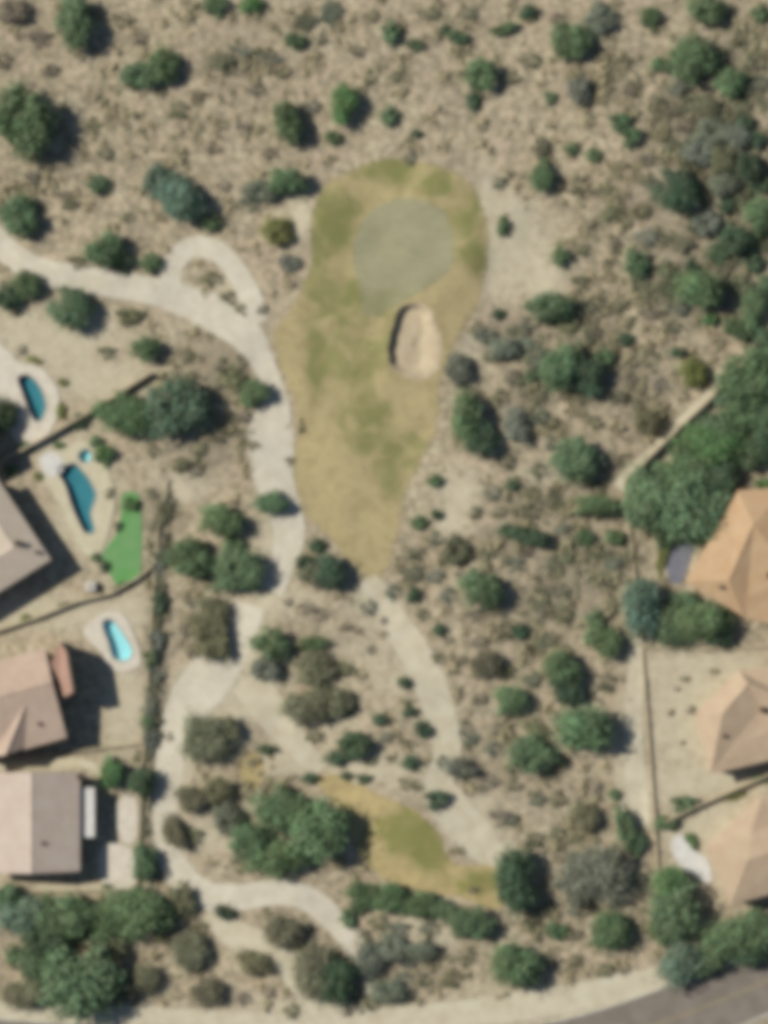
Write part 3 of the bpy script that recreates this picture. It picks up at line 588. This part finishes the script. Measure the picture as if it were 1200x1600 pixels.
def crown_mesh(name, seed, n, size, lobes, spread, lo, rl=(.26, .42), loose=.8, feather=.26, stray=.24):
    rng = np.random.default_rng(seed); C = []
    for k in range(lobes):
        r = spread*math.sqrt(rng.uniform(.0, 1)); t = rng.uniform(0, 6.283)
        if k < 6: r = spread*rng.uniform(.55, 1.12); t = k*6.283/6+rng.uniform(-.5, .5)
        C.append((r*math.cos(t), r*math.sin(t), lo+(1-lo)*(.62-.33*(r/max(spread, .01))**2+rng.uniform(-.12, .14)), rng.uniform(*rl)))
    C = np.array(C); w = C[:, 3]**2; k = rng.choice(len(C), n, p=w/w.sum())
    d = rng.normal(size=(n, 3)); d[:, 2] = np.abs(d[:, 2])*.9-.28; d /= np.linalg.norm(d, axis=1)[:, None]
    rad = C[k, 3]*rng.uniform(.3, 1.0, n)**.5*(1+feather*rng.normal(size=n)); st = rng.uniform(0, 1, n) < stray; rad = np.where(st, rad*rng.uniform(1.1, 1.75, n), rad)
    st_ = np.stack([rng.uniform(.7, 1.4, len(C)), rng.uniform(.7, 1.4, len(C)), np.full(len(C), .8)], 1); P = C[k, :3]+d*rad[:, None]*st_[k]; P[:, 2] = np.clip(P[:, 2], lo*.5, 1.05)
    V, F = leaf_cloud(P, size, rng, d+np.array([0, 0, .35]), loose); lobe_t = rng.uniform(-.22, .22, len(C))
    leaf = np.repeat(np.clip(rng.uniform(.15, .85, n)+lobe_t[k], 0, 1), 4)
    o = np_quads(name, V, F, M['foliage'], {'leaf': leaf}); me = o.data; bpy.data.objects.remove(o); return me
def trunk_mesh(seed):
    rng = random.Random(seed); V = []; F = []
    def tube(a, b, r0, r1):
        a = Vector(a); b = Vector(b); d = (b-a).normalized(); s = d.orthogonal().normalized(); t = d.cross(s); b0 = len(V)
        for p, r in ((a, r0), (b, r1)):
            for i in range(6):
                an = i*math.pi/3; V.append(tuple(p+s*math.cos(an)*r+t*math.sin(an)*r))
        for i in range(6): F.append((b0+i, b0+(i+1) % 6, b0+6+(i+1) % 6, b0+6+i))
    tube((0, 0, -.1), (.02, .03, .18), .075, .06)
    for k in range(4):
        an = k*1.57+rng.uniform(-.5, .5); m = (.28*math.cos(an), .28*math.sin(an), .38); tube((.02, .03, .16), m, .045, .03)
        for q in (-.4, .4): tube(m, (.6*math.cos(an+q), .6*math.sin(an+q), rng.uniform(.55, .7)), .026, .012)
    me = bpy.data.meshes.new('trunk'); me.from_pydata(V, [], F); me.update(); me.materials.append(M['bark']); return me
BIG = [crown_mesh('crown', 100+i, 4600, .054, 17, .66, .30, (.20, .40)) for i in range(6)]
MID = [crown_mesh('crown', 200+i, 2500, .070, 12, .62, .28, (.22, .44)) for i in range(6)]
SML = [crown_mesh('foliage', 300+i, 820, .095, 9, .60, .10, (.20, .46), 1.2, .22, .16) for i in range(8)]
AIRY = [crown_mesh('foliage', 400+i, 400, .085, 12, .74, .06, (.12, .34), 1.6, .3, .25) for i in range(8)]
TRK = [trunk_mesh(i) for i in range(3)]
# x, y, rx, ry, turn (degrees in the picture), tone, yard plant?
P_ = """118 36 28 37 0 g|222 121 28 20 0 g|256 107 25 25 0 g|38 190 42 50 -15 g|150 287 20 18 0 g|247 284 23 26 0 u|284 314 40 33 30 u|331 346 22 16 20 g|34 340 28 29 0 g|165 395 27 25 0 g|336 9 22 17 0 g|392 8 19 16 0 b|280 172 17 16 0 o|345 100 22 16 0 o|372 80 18 13 0 y|165 240 14 12 0 o|145 200 14 13 0 o
460 65 21 16 0 g|475 35 22 14 0 o|515 20 18 20 0 y|611 50 18 21 0 g|648 71 17 10 15 g|715 60 21 13 0 g|790 45 24 10 -15 g|754 119 23 24 0 g|739 155 13 18 0 d|536 160 20 28 0 b|608 180 18 18 0 g|452 194 20 32 -20 g|520 216 16 14 0 g|449 284 29 22 0 g|640 246 10 14 0 y|486 165 16 12 0 y|432 364 22 22 0 l|752 200 9 7 0 o|575 120 14 14 0 o|785 355 10 18 0 g|410 300 26 16 0 y|390 318 20 14 0 y|695 45 9 9 0 d|650 210 11 8 0 d
893 64 28 28 0 g|936 28 25 22 0 y|1014 28 18 18 0 g|1100 18 28 22 0 g|1188 20 16 16 0 g|1034 100 19 14 0 g|1083 94 32 31 0 g|1140 130 23 22 0 g|970 190 19 15 0 g|987 214 18 18 0 g|904 144 18 23 0 y|860 153 10 12 0 g|842 230 16 20 0 o|848 274 18 24 0 g|890 232 15 12 0 g|928 242 14 14 0 g|902 290 14 18 0 o|1050 229 17 14 0 o|972 90 14 9 0 o|1052 303 30 30 0 d|1184 340 24 28 0 g|1182 222 18 16 0 d|1170 262 20 22 0 d|1146 376 26 20 0 d|955 335 20 15 0 o|874 404 18 19 0 g|992 410 21 20 0 g|1085 160 22 16 0 o|1110 205 26 20 0 y|1140 180 20 18 0 o|1090 240 24 20 0 y|1125 250 22 22 0 o|1070 195 20 14 0 n
232 410 20 18 0 g|192 410 18 16 0 d|108 484 30 28 0 g|120 408 18 12 0 o|45 445 22 20 0 g|8 465 20 22 0 d|205 494 23 16 0 o|228 547 25 17 0 g|165 550 16 12 0 o|291 556 14 12 0 o|277 635 43 41 0 u|192 648 42 27 10 g 1|124 660 14 14 0 d 1|162 710 18 16 0 b 1|397 612 21 20 0 g|330 435 20 13 0 o|355 462 18 12 40 o|376 482 14 9 40 o|33 546 9 9 0 n 1|6 652 22 24 0 d 1|92 696 10 6 0 b 1|240 705 14 12 0 o|280 725 20 12 0 o|305 735 14 10 0 n|365 590 20 18 0 o|345 570 18 14 0 o|55 562 14 6 20 l 1|98 598 10 8 0 l 1|96 640 8 16 0 l 1
452 412 22 17 0 y|410 483 10 10 0 n|426 784 25 17 0 g|714 574 18 24 -10 y|728 648 25 40 -8 g|680 750 16 11 0 g|776 490 14 10 0 d|757 525 22 15 0 y|788 545 23 18 0 y|808 668 20 30 -20 y|755 690 24 22 0 d|820 540 20 16 0 y|735 615 18 14 0 o|470 665 7 14 0 o|452 720 8 8 0 o
905 441 16 16 0 o|855 480 36 20 0 g|1094 452 34 32 0 g|1110 498 14 12 0 b|1175 480 18 28 0 g|872 578 30 38 15 g|945 560 17 18 0 g|975 530 14 13 0 d|1060 550 14 10 0 d|1085 582 20 20 0 l|1010 660 22 18 0 o|898 714 32 34 0 g|925 790 34 16 0 g|840 735 16 14 0 o|888 505 22 16 0 o|915 590 26 24 0 d|1168 590 42 40 0 g 1|1142 625 26 26 0 d 1|1185 655 26 30 0 g 1|1105 698 42 30 0 b 1|1010 785 44 44 0 g 1|1080 792 48 48 0 g 1|1058 738 36 28 0 g 1|1195 760 16 16 0 b 1|1130 745 24 24 0 d 1|1150 680 24 22 0 g 1|1196 540 20 22 0 d|1160 520 24 14 0 d
345 812 33 23 0 g|300 873 34 27 0 g|375 890 34 31 0 g|366 850 19 17 0 g|330 990 28 36 0 o|335 950 24 16 0 o|322 1155 36 32 0 o|355 1140 22 20 0 o|245 1003 14 24 0 y|240 1052 13 20 0 y|232 1105 13 26 0 y|234 1155 14 22 0 y|250 940 14 24 0 d|244 890 14 18 0 y|258 800 14 22 0 o|252 845 13 20 0 n|205 786 15 13 0 b 1|186 822 7 9 0 d 1|162 884 10 10 0 d 1|194 914 22 6 -15 d 1|176 1203 19 23 0 b 1|222 1225 20 24 0 d 1|215 1180 16 10 0 o 1|225 1290 12 18 0 o 1|226 1345 20 28 0 g 1|265 1150 8 8 0 n
495 851 17 13 0 d|476 878 18 13 0 d|490 897 24 20 0 o|512 893 22 28 0 d|614 925 16 14 0 y|645 895 18 14 0 y|646 930 13 14 0 d|750 919 30 29 0 g|575 948 13 14 0 y|420 1004 26 25 0 g|488 1006 26 14 0 g|490 1045 32 23 0 o|535 1045 22 14 20 o|475 1106 32 25 0 o|520 1094 30 25 0 o|540 1108 18 12 0 d|685 985 13 12 0 d|685 1028 14 10 20 o|632 1065 14 10 20 d|710 858 19 22 0 o|655 815 18 12 0 g|682 805 11 10 0 d|592 1126 15 12 30 d|640 1112 13 10 0 d|660 1140 18 15 20 d|605 1150 14 12 0 y|556 1165 24 20 0 d|525 1186 24 14 0 d|490 1150 15 11 0 o|640 1193 17 14 0 d|415 1172 18 10 0 d|794 1094 25 23 0 g|760 1035 22 20 0 o|790 985 15 16 0 o|750 1002 17 12 0 n|630 1098 12 8 0 o|418 1045 22 18 0 y|560 985 9 7 0 n|540 980 12 8 0 n|580 1015 10 8 0 n
830 838 34 14 15 d|912 840 17 14 0 g|962 838 18 15 0 g|1000 944 34 42 0 u 1|930 966 20 17 0 g|945 1000 26 23 0 g|1090 972 42 32 0 g 1|1045 975 28 28 0 g 1|840 915 14 12 0 o|814 985 16 14 0 d|874 1042 28 28 0 g|885 1075 24 22 0 d|915 1135 42 38 20 g|947 1065 16 18 0 o|828 1178 32 26 0 g|838 1138 28 13 20 o|1034 870 9 28 10 l 1|1038 850 14 16 0 g 1|890 870 20 14 0 o|860 880 18 14 0 y|960 880 16 16 0 y
40 1430 40 30 0 u 1|100 1428 42 36 0 g 1|212 1426 42 35 0 g 1|122 1528 54 50 0 g 1|35 1552 34 25 0 o 1|20 1490 15 17 0 g 1|225 1530 22 24 0 o 1|284 1402 18 26 -15 o|300 1482 27 30 0 o|312 1450 15 14 0 o|350 1425 20 14 10 d|325 1546 22 22 0 o|396 1505 30 17 25 o|272 1298 14 28 -20 o|302 1306 15 17 0 o|300 1247 24 18 0 o|338 1234 24 17 0 o|255 1465 15 12 0 o|385 1315 28 28 0 g|428 1262 32 30 0 g|498 1300 42 46 0 g|430 1340 40 28 0 g|375 1350 16 14 0 o|355 1280 22 24 0 y|165 1385 10 6 0 g 1
484 1217 16 10 0 d|540 1213 12 8 0 d|570 1216 13 9 0 d|636 1224 19 10 10 o|685 1248 20 18 0 d|574 1395 28 17 10 g|612 1404 27 20 0 g|655 1414 27 18 0 g|692 1422 25 16 0 g|735 1440 32 25 0 g|543 1433 14 18 -30 g|566 1466 14 20 -25 o|438 1455 27 28 0 o|488 1512 36 38 0 o|522 1530 24 36 0 d|576 1496 20 26 0 y|612 1482 22 20 0 y|606 1550 28 16 0 y|655 1482 27 15 0 y|705 1530 17 15 0 o|455 1578 12 14 0 o|780 1276 20 16 0 n|720 1328 8 7 0 o|800 1505 37 37 0 g|806 1368 28 46 0 d|470 1450 20 16 0 n|740 1390 10 8 0 n
870 1246 17 16 0 o|915 1276 20 20 0 o|835 1310 18 14 0 o|932 1370 50 42 0 y|950 1448 28 29 0 g|974 1290 14 32 -15 g|992 1318 18 20 0 g|1070 1255 22 16 0 g 1|1042 1284 22 14 0 g 1|1080 1312 8 17 -30 b 1|1046 1380 32 30 0 b 1|1052 1425 34 40 0 g 1|1064 1500 34 34 0 u 1|1140 1468 42 30 -20 g 1|1182 1452 30 30 0 g 1|870 1456 22 17 0 g|895 1500 17 12 0 o|945 1515 18 14 0 o|976 1516 10 8 0 n|1190 1215 12 8 0 g 1|1150 1245 20 5 -22 l 1|1066 1160 5 5 0 n 1|1120 1195 6 6 0 n 1|1048 1113 6 8 0 n 1|1078 1108 10 8 0 n 1|1070 1060 9 5 0 o 1|1115 1048 9 6 0 o 1|1058 1076 5 4 0 n 1
730 20 18 12 0 o|870 30 16 12 0 n|825 20 16 14 0 d|985 140 16 12 0 n|955 300 14 10 0 o|780 285 12 14 0 y|800 120 16 12 0 o|830 95 18 14 0 o|670 20 20 12 0 o|580 25 14 12 0 o|560 80 14 10 0 n|620 120 16 10 0 o|500 60 12 10 0 o|420 90 20 12 0 y|400 140 16 12 0 n|330 230 16 12 0 n|220 60 14 12 0 n|190 30 18 14 0 o|60 60 20 16 0 n|20 20 24 18 0 n|5 95 14 16 0 n|80 110 14 12 0 n|110 320 16 10 0 o|200 340 14 10 0 o|48 278 14 16 0 n|100 305 16 10 0 n|420 240 16 12 0 n|380 200 14 10 0 n|350 290 12 10 0 n|310 150 14 10 0 n
760 865 14 10 0 o|790 830 18 12 0 d|740 800 14 12 0 o|780 800 16 10 0 o|830 770 18 12 0 o|800 760 14 10 0 d|860 770 16 12 0 o|830 1015 14 12 0 o|850 960 12 10 0 n|870 920 18 12 0 n|780 1140 14 12 0 n|750 1090 12 10 0 n|730 1150 16 14 0 y|720 1200 24 16 0 y|760 1220 18 14 0 n|800 1225 16 12 0 o|860 1210 12 10 0 o|900 1310 14 12 0 o|880 1340 16 12 0 n|960 1240 12 10 0 g|930 1230 10 10 0 n|860 1380 14 14 0 n|850 1420 16 12 0 o|660 1530 16 12 0 o|640 1550 14 10 0 n|690 1490 14 10 0 n|540 1580 12 8 0 n|380 1560 14 12 0 n|420 1550 12 10 0 n|300 940 14 10 0 n|290 985 12 12 0 n|300 1020 14 10 0 n|340 680 18 14 0 o|380 650 14 12 0 n|310 700 18 12 0 o|1000 450 18 14 0 o|1040 420 20 16 0 o|1020 490 18 12 0 n|960 480 16 12 0 o|930 520 14 10 0 n|1050 510 16 12 0 o|960 620 18 12 0 n|930 660 14 12 0 o|980 590 14 12 0 n|860 660 16 12 0 o|840 620 14 14 0 o|800 590 16 14 0 n|830 590 14 12 0 d|1030 600 14 12 0 n|960 720 12 12 0 n|870 790 16 12 0 o|700 1000 10 8 0 n|720 1030 12 8 0 n|600 970 8 7 0 n|480 950 14 10 0 n|450 940 8 8 0 n|500 960 12 12 0 n|440 1230 8 6 0 n|610 1185 10 8 0 o|580 1190 12 8 0 o|630 1160 10 8 0 o|690 1190 10 12 0 y|1160 160 14 12 0 o|1180 100 14 12 0 n|1150 60 16 14 0 o|1190 160 12 12 0 o|1130 320 18 16 0 d|1000 330 18 14 0 o|1020 290 16 14 0 y|1010 250 16 12 0 n|1080 350 18 14 0 o|1040 370 18 14 0 o|1130 420 16 14 0 o|1180 410 18 16 0 d|960 380 14 12 0 n|920 350 12 10 0 n|910 390 14 12 0 o|930 300 12 10 0 n
1060 140 20 16 0 y|1100 170 22 18 0 o|1150 215 22 18 0 y|1075 260 20 18 0 o|1130 290 22 18 0 y|1160 305 18 16 0 o|1100 350 22 18 0 y|1065 385 20 16 0 o|1120 395 20 18 0 g|1160 445 20 18 0 o|1195 450 18 20 0 g|1060 480 18 14 0 y|1040 450 20 16 0 o|1145 510 20 16 0 g|1010 370 18 16 0 y|1190 285 18 20 0 d|1195 380 16 18 0 o|1030 210 18 14 0 o|1110 130 18 14 0 n|1050 170 18 14 0 n|1185 130 18 14 0 y|1165 190 16 14 0 d|1100 300 14 14 0 o|1080 420 14 14 0 d|820 505 18 12 0 y|770 555 18 14 0 o|845 560 20 16 0 y|840 650 18 16 0 y|780 620 16 14 0 o|860 690 18 14 0 y|790 720 16 14 0 o|770 770 14 14 0 y|830 800 20 12 0 o|880 825 18 12 0 y|930 860 18 14 0 o|800 880 18 14 0 y|820 860 14 12 0 n|880 960 18 14 0 o|850 1000 16 14 0 y|790 1050 16 14 0 o|830 1060 16 14 0 y|770 1170 16 14 0 y|800 1200 16 12 0 o|880 1190 14 12 0 o|840 1250 16 12 0 y|800 1280 14 14 0 y|870 1300 14 12 0 o|960 1330 16 14 0 o|900 1420 16 14 0 y|830 1440 16 14 0 o|900 1460 14 12 0 n|680 900 18 14 0 y|700 930 16 14 0 y|660 960 14 10 0 o|690 870 14 12 0 o|720 900 14 12 0 n|680 840 16 12 0 y|740 960 14 12 0 n|630 1530 18 14 0 y|590 1525 16 14 0 o|640 1500 18 14 0 y|670 1450 20 14 0 y|620 1450 20 14 0 y|590 1440 16 14 0 o|560 1415 18 14 0 g|715 1455 16 12 0 y|545 1500 10 12 0 o|242 975 12 16 0 o|236 1028 12 16 0 g|236 1078 12 16 0 o|230 1130 12 16 0 g|228 1180 12 14 0 o|248 918 13 16 0 o|252 870 13 16 0 y|262 780 12 14 0 y|246 820 12 14 0 o|160 1440 30 26 0 g 1|70 1465 32 26 0 d 1|10 1400 26 20 0 g 1|175 1480 24 20 0 o 1|255 1430 22 24 0 g 1|60 1510 28 24 0 g 1|190 1550 22 20 0 o 1|1040 765 30 28 0 g 1|1090 745 30 28 0 g 1|1120 780 28 30 0 d 1|1105 830 22 22 0 g 1|1040 830 24 20 0 g 1|1160 640 30 28 0 g 1|1125 665 28 24 0 g 1|1190 620 24 24 0 g 1|1165 710 24 22 0 g 1|1080 715 26 20 0 g 1|1190 560 26 24 0 g 1|1185 700 22 22 0 d 1|1095 1500 26 22 0 g 1|1170 1490 26 20 0 d 1|1030 1450 18 22 0 g 1|1070 950 24 22 0 g 1|1120 990 24 20 0 d 1|40 700 14 10 0 g 1|150 690 12 10 0 g 1|60 745 10 8 0 l 1|170 770 10 10 0 o 1|150 870 10 8 0 g 1|100 945 12 6 -15 o 1|40 965 10 6 0 l 1|20 735 14 10 0 g 1"""
PLANTS = []
for ln in P_.split('\n'):
    for it in ln.split('|'):
        q = it.split(); PLANTS.append((float(q[0]), float(q[1]), float(q[2]), float(q[3]), float(q[4]), q[5], len(q) > 6))
MARKS = [(635,390,'the putting green'),(650,535,'the sand bunker'),(335,425,'the cart path loop'),(425,695,'the wide part of the cart path'),(125,775,'the dark teal pool'),(52,622,'the small teal pool'),(183,1000,'the pale aqua pool'),(195,850,'the synthetic lawn'),(640,1310,'the dry tee turf'),(590,900,'the lower tip of the fairway'),(1160,870,'the orange roofed house'),(815,395,'the pale clearing right of the green'),(974,754,'the corner of the right boundary walls'),(1080,1340,'the white patio slab'),(1100,1570,'the asphalt road'),(560,1490,'the end of the lower cart path'),(0,0,'the top left corner of the photo'),(600,0,'the middle of the top edge'),(1200,0,'the top right corner of the photo'),(0,1600,'the bottom left corner of the photo'),(70,1280,'the grey beige roof'),(60,1095,'the two storey house'),(310,1085,'the broad pale sand'),(692,1110,'the middle sandy trail'),(0,390,'the left end of the cart path'),(1200,350,'the middle of the upper right edge'),(1075,1110,'the bare right hand yard'),(1110,615,'the diagonal upper right wall'),(350,1400,'the bend of the lower cart path'),(540,790,'the tan lower fairway'),(20,860,'the pale pinkish roof'),(1160,1350,'the lower right house')]
def where(x, y):
    m = min(MARKS, key=lambda k: math.hypot(k[0]-x, k[1]-y)); dx, dy = x-m[0], y-m[1]; a = math.degrees(math.atan2(-dy, dx)) % 360
    if 'corner of the photo' in m[2] or 'edge' in m[2] or math.hypot(dx, dy) < 12: return 'close to '+m[2], math.hypot(dx, dy)
    d = ['right of','above right of','above','above left of','left of','below left of','below','below right of'][int(((a+22.5) % 360)//45)]
    return d+' '+m[2], math.hypot(dx, dy)
ORD = ['nearest','second nearest','third nearest','fourth nearest','fifth nearest','sixth nearest','seventh nearest','eighth nearest','ninth nearest','tenth nearest','eleventh nearest','twelfth nearest','farthest']
items = []; bykey = {}
for i, (x, y, rx, ry, rot, tone, yard) in enumerate(PLANTS):
    r = math.sqrt(rx*ry); tree = r >= 19.5
    kindw = 'tree' if tree else ('bush' if r >= 13 else 'shrub'); sz = ('large ' if r > 36 else '') if tree else ''
    wh, dist = where(x, y); key = f"{sz}{TONES[tone][0]} {kindw} {wh}"
    items.append((x, y, rx, ry, rot, tone, yard, r, tree, kindw, key, dist)); bykey.setdefault(key, []).append((dist, i))
labels = {}
for key, L in bykey.items():
    L.sort()
    for k, (_, i) in enumerate(L): labels[i] = key if len(L) == 1 else key+', '+ORD[min(k, len(ORD)-1)]+' such'
rp = random.Random(5)
for i, (x, y, rx, ry, rot, tone, yard, r, tree, kindw, key, dist) in enumerate(items):
    wx, wy = W(x, y); gz = h1(wx, wy); col = TONES[tone][1]; j = rp.uniform(.9, 1.12); col = (col[0]*j*rp.uniform(.94, 1.06), col[1]*j, col[2]*j*rp.uniform(.92, 1.08), 1)
    g = ('garden plants in the house yards' if yard else ('desert trees around the golf hole' if tree else 'desert bushes around the golf hole'))
    name = {'tree': 'tree', 'bush': 'bush', 'shrub': 'shrub'}[kindw]
    q_ = 1.22 if tree else 1.06; fx, fy = rx*S*q_, ry*S*q_
    if tree:
        root = empty(name, (wx, wy, gz), -math.radians(rot)); hgt = min(6.5, max(2.0, r*S*(1.15 if tone in 'dgbu' else .85)*rp.uniform(.92, 1.1)))
        root.scale = (fx, fy, hgt); tag(root, labels[i], 'tree', g)
        me = rp.choice(BIG if r > 27 else MID)
        c = bpy.data.objects.new('crown', me); c.color = col; COL.objects.link(c); c.parent = root; c.rotation_euler.z = rp.uniform(0, 6.28)
        t = bpy.data.objects.new('trunk', rp.choice(TRK)); COL.objects.link(t); t.parent = root
    else:
        me = rp.choice(AIRY if tone in 'nyo' and r < 17 or tone == 'n' else SML)
        c = bpy.data.objects.new(name, me); c.color = col; COL.objects.link(c); c.location = (wx, wy, gz-.02); c.rotation_euler.z = -math.radians(rot)
        c.scale = (fx, fy, min(2.4, max(.5, r*S*(.9 if tone in 'dgb' else .6)*rp.uniform(.85, 1.1)))); tag(c, labels[i], kindw, g)

# ------------------------------------------------------------------ uncountable low scrub and stones
def occupied(x, y):
    m = np.zeros(x.shape, bool)
    for p, e in ((fw, .3), (tee, .2), (dk1, .2), (dk2, .2), (dk3, .2), (lawn, .1)): m |= sdist(x, y, p) > -e
    px = x/S+600; py = 800-y/S
    m |= (px < 232) & (py > 505+.0*px) & (py < 1395) & (py > 585-(234-px)*.0) | (px > 1012) & (py > 1005) & (py < 1420)
    m |= (px < 225) & (py > 500) & (py < 600) & (py > 470+px*.5)
    m |= (py+.33*np.maximum(px-870, 0)) > 1588
    return m
def scatter(n, r0, r1, q, seed, powr, dmin=-1):
    rng = np.random.default_rng(seed); x = rng.uniform(-66, 66, n*4); y = rng.uniform(-84, 84, n*4)
    d = blobmap(x, y, DENSE); p = blobmap(x, y, PALE); clump = vnoise(x*.12, y*.12, 8)*.35+vnoise(x*.4, y*.4, 7)*.4+vnoise(x*.9, y*.9, 9)*.25
    w = np.clip((.26+1.3*d)*(1-.93*p)*(clump*3.4-1.15), 0, 1)*(d > dmin); k = (rng.uniform(0, 1, n*4) < w) & ~occupied(x, y)
    for q2 in RIBBONS:
        w_ = q2[:, 2].mean()/2; k &= seg_dist(x, y, q2[:, :2], False) > w_+.15
    x = x[k][:n]; y = y[k][:n]; d = d[k][:n]; m = len(x); z = H(x, y); r = r0+(r1-r0)*rng.uniform(0, 1, m)**powr
    C = np.repeat(np.stack([x, y, z], 1), q, 0); R = np.repeat(r, q)
    o = rng.normal(size=(m*q, 3)); o /= np.linalg.norm(o, axis=1)[:, None]; o *= rng.uniform(.15, 1.25, m*q)[:, None]; o[:, 2] = np.abs(o[:, 2])*.5
    o[:, 0] *= np.repeat(rng.uniform(.7, 1.4, m), q); o[:, 1] *= np.repeat(rng.uniform(.7, 1.4, m), q)
    V, F = leaf_cloud(C+o*R[:, None], R*(.30 if r1 < 1.5 else .2), rng, o*.8+np.array([0, 0, .5]))
    leaf = np.repeat(np.repeat(np.clip(rng.uniform(0, 1, m)*.55+d*.6, 0, 1), q), 4); return V, F, leaf
a = scatter(3800, .4, 1.1, 26, 1, 1.4); b = scatter(8500, .18, .5, 9, 2, 1.3)
e_ = scatter(750, .7, 1.7, 60, 3, 1.5, .3)
np_V = np.concatenate([a[0], b[0], e_[0]]); np_F = np.concatenate([a[1], b[1]+len(a[0]), e_[1]+len(a[0])+len(b[0])])
tag(np_quads('desert_scrub', np_V, np_F, M['scrub'], {'leaf': np.concatenate([a[2], b[2], e_[2]])}), 'low dry brown and olive scrub dotted over the desert ground', 'scrub', kind='stuff')
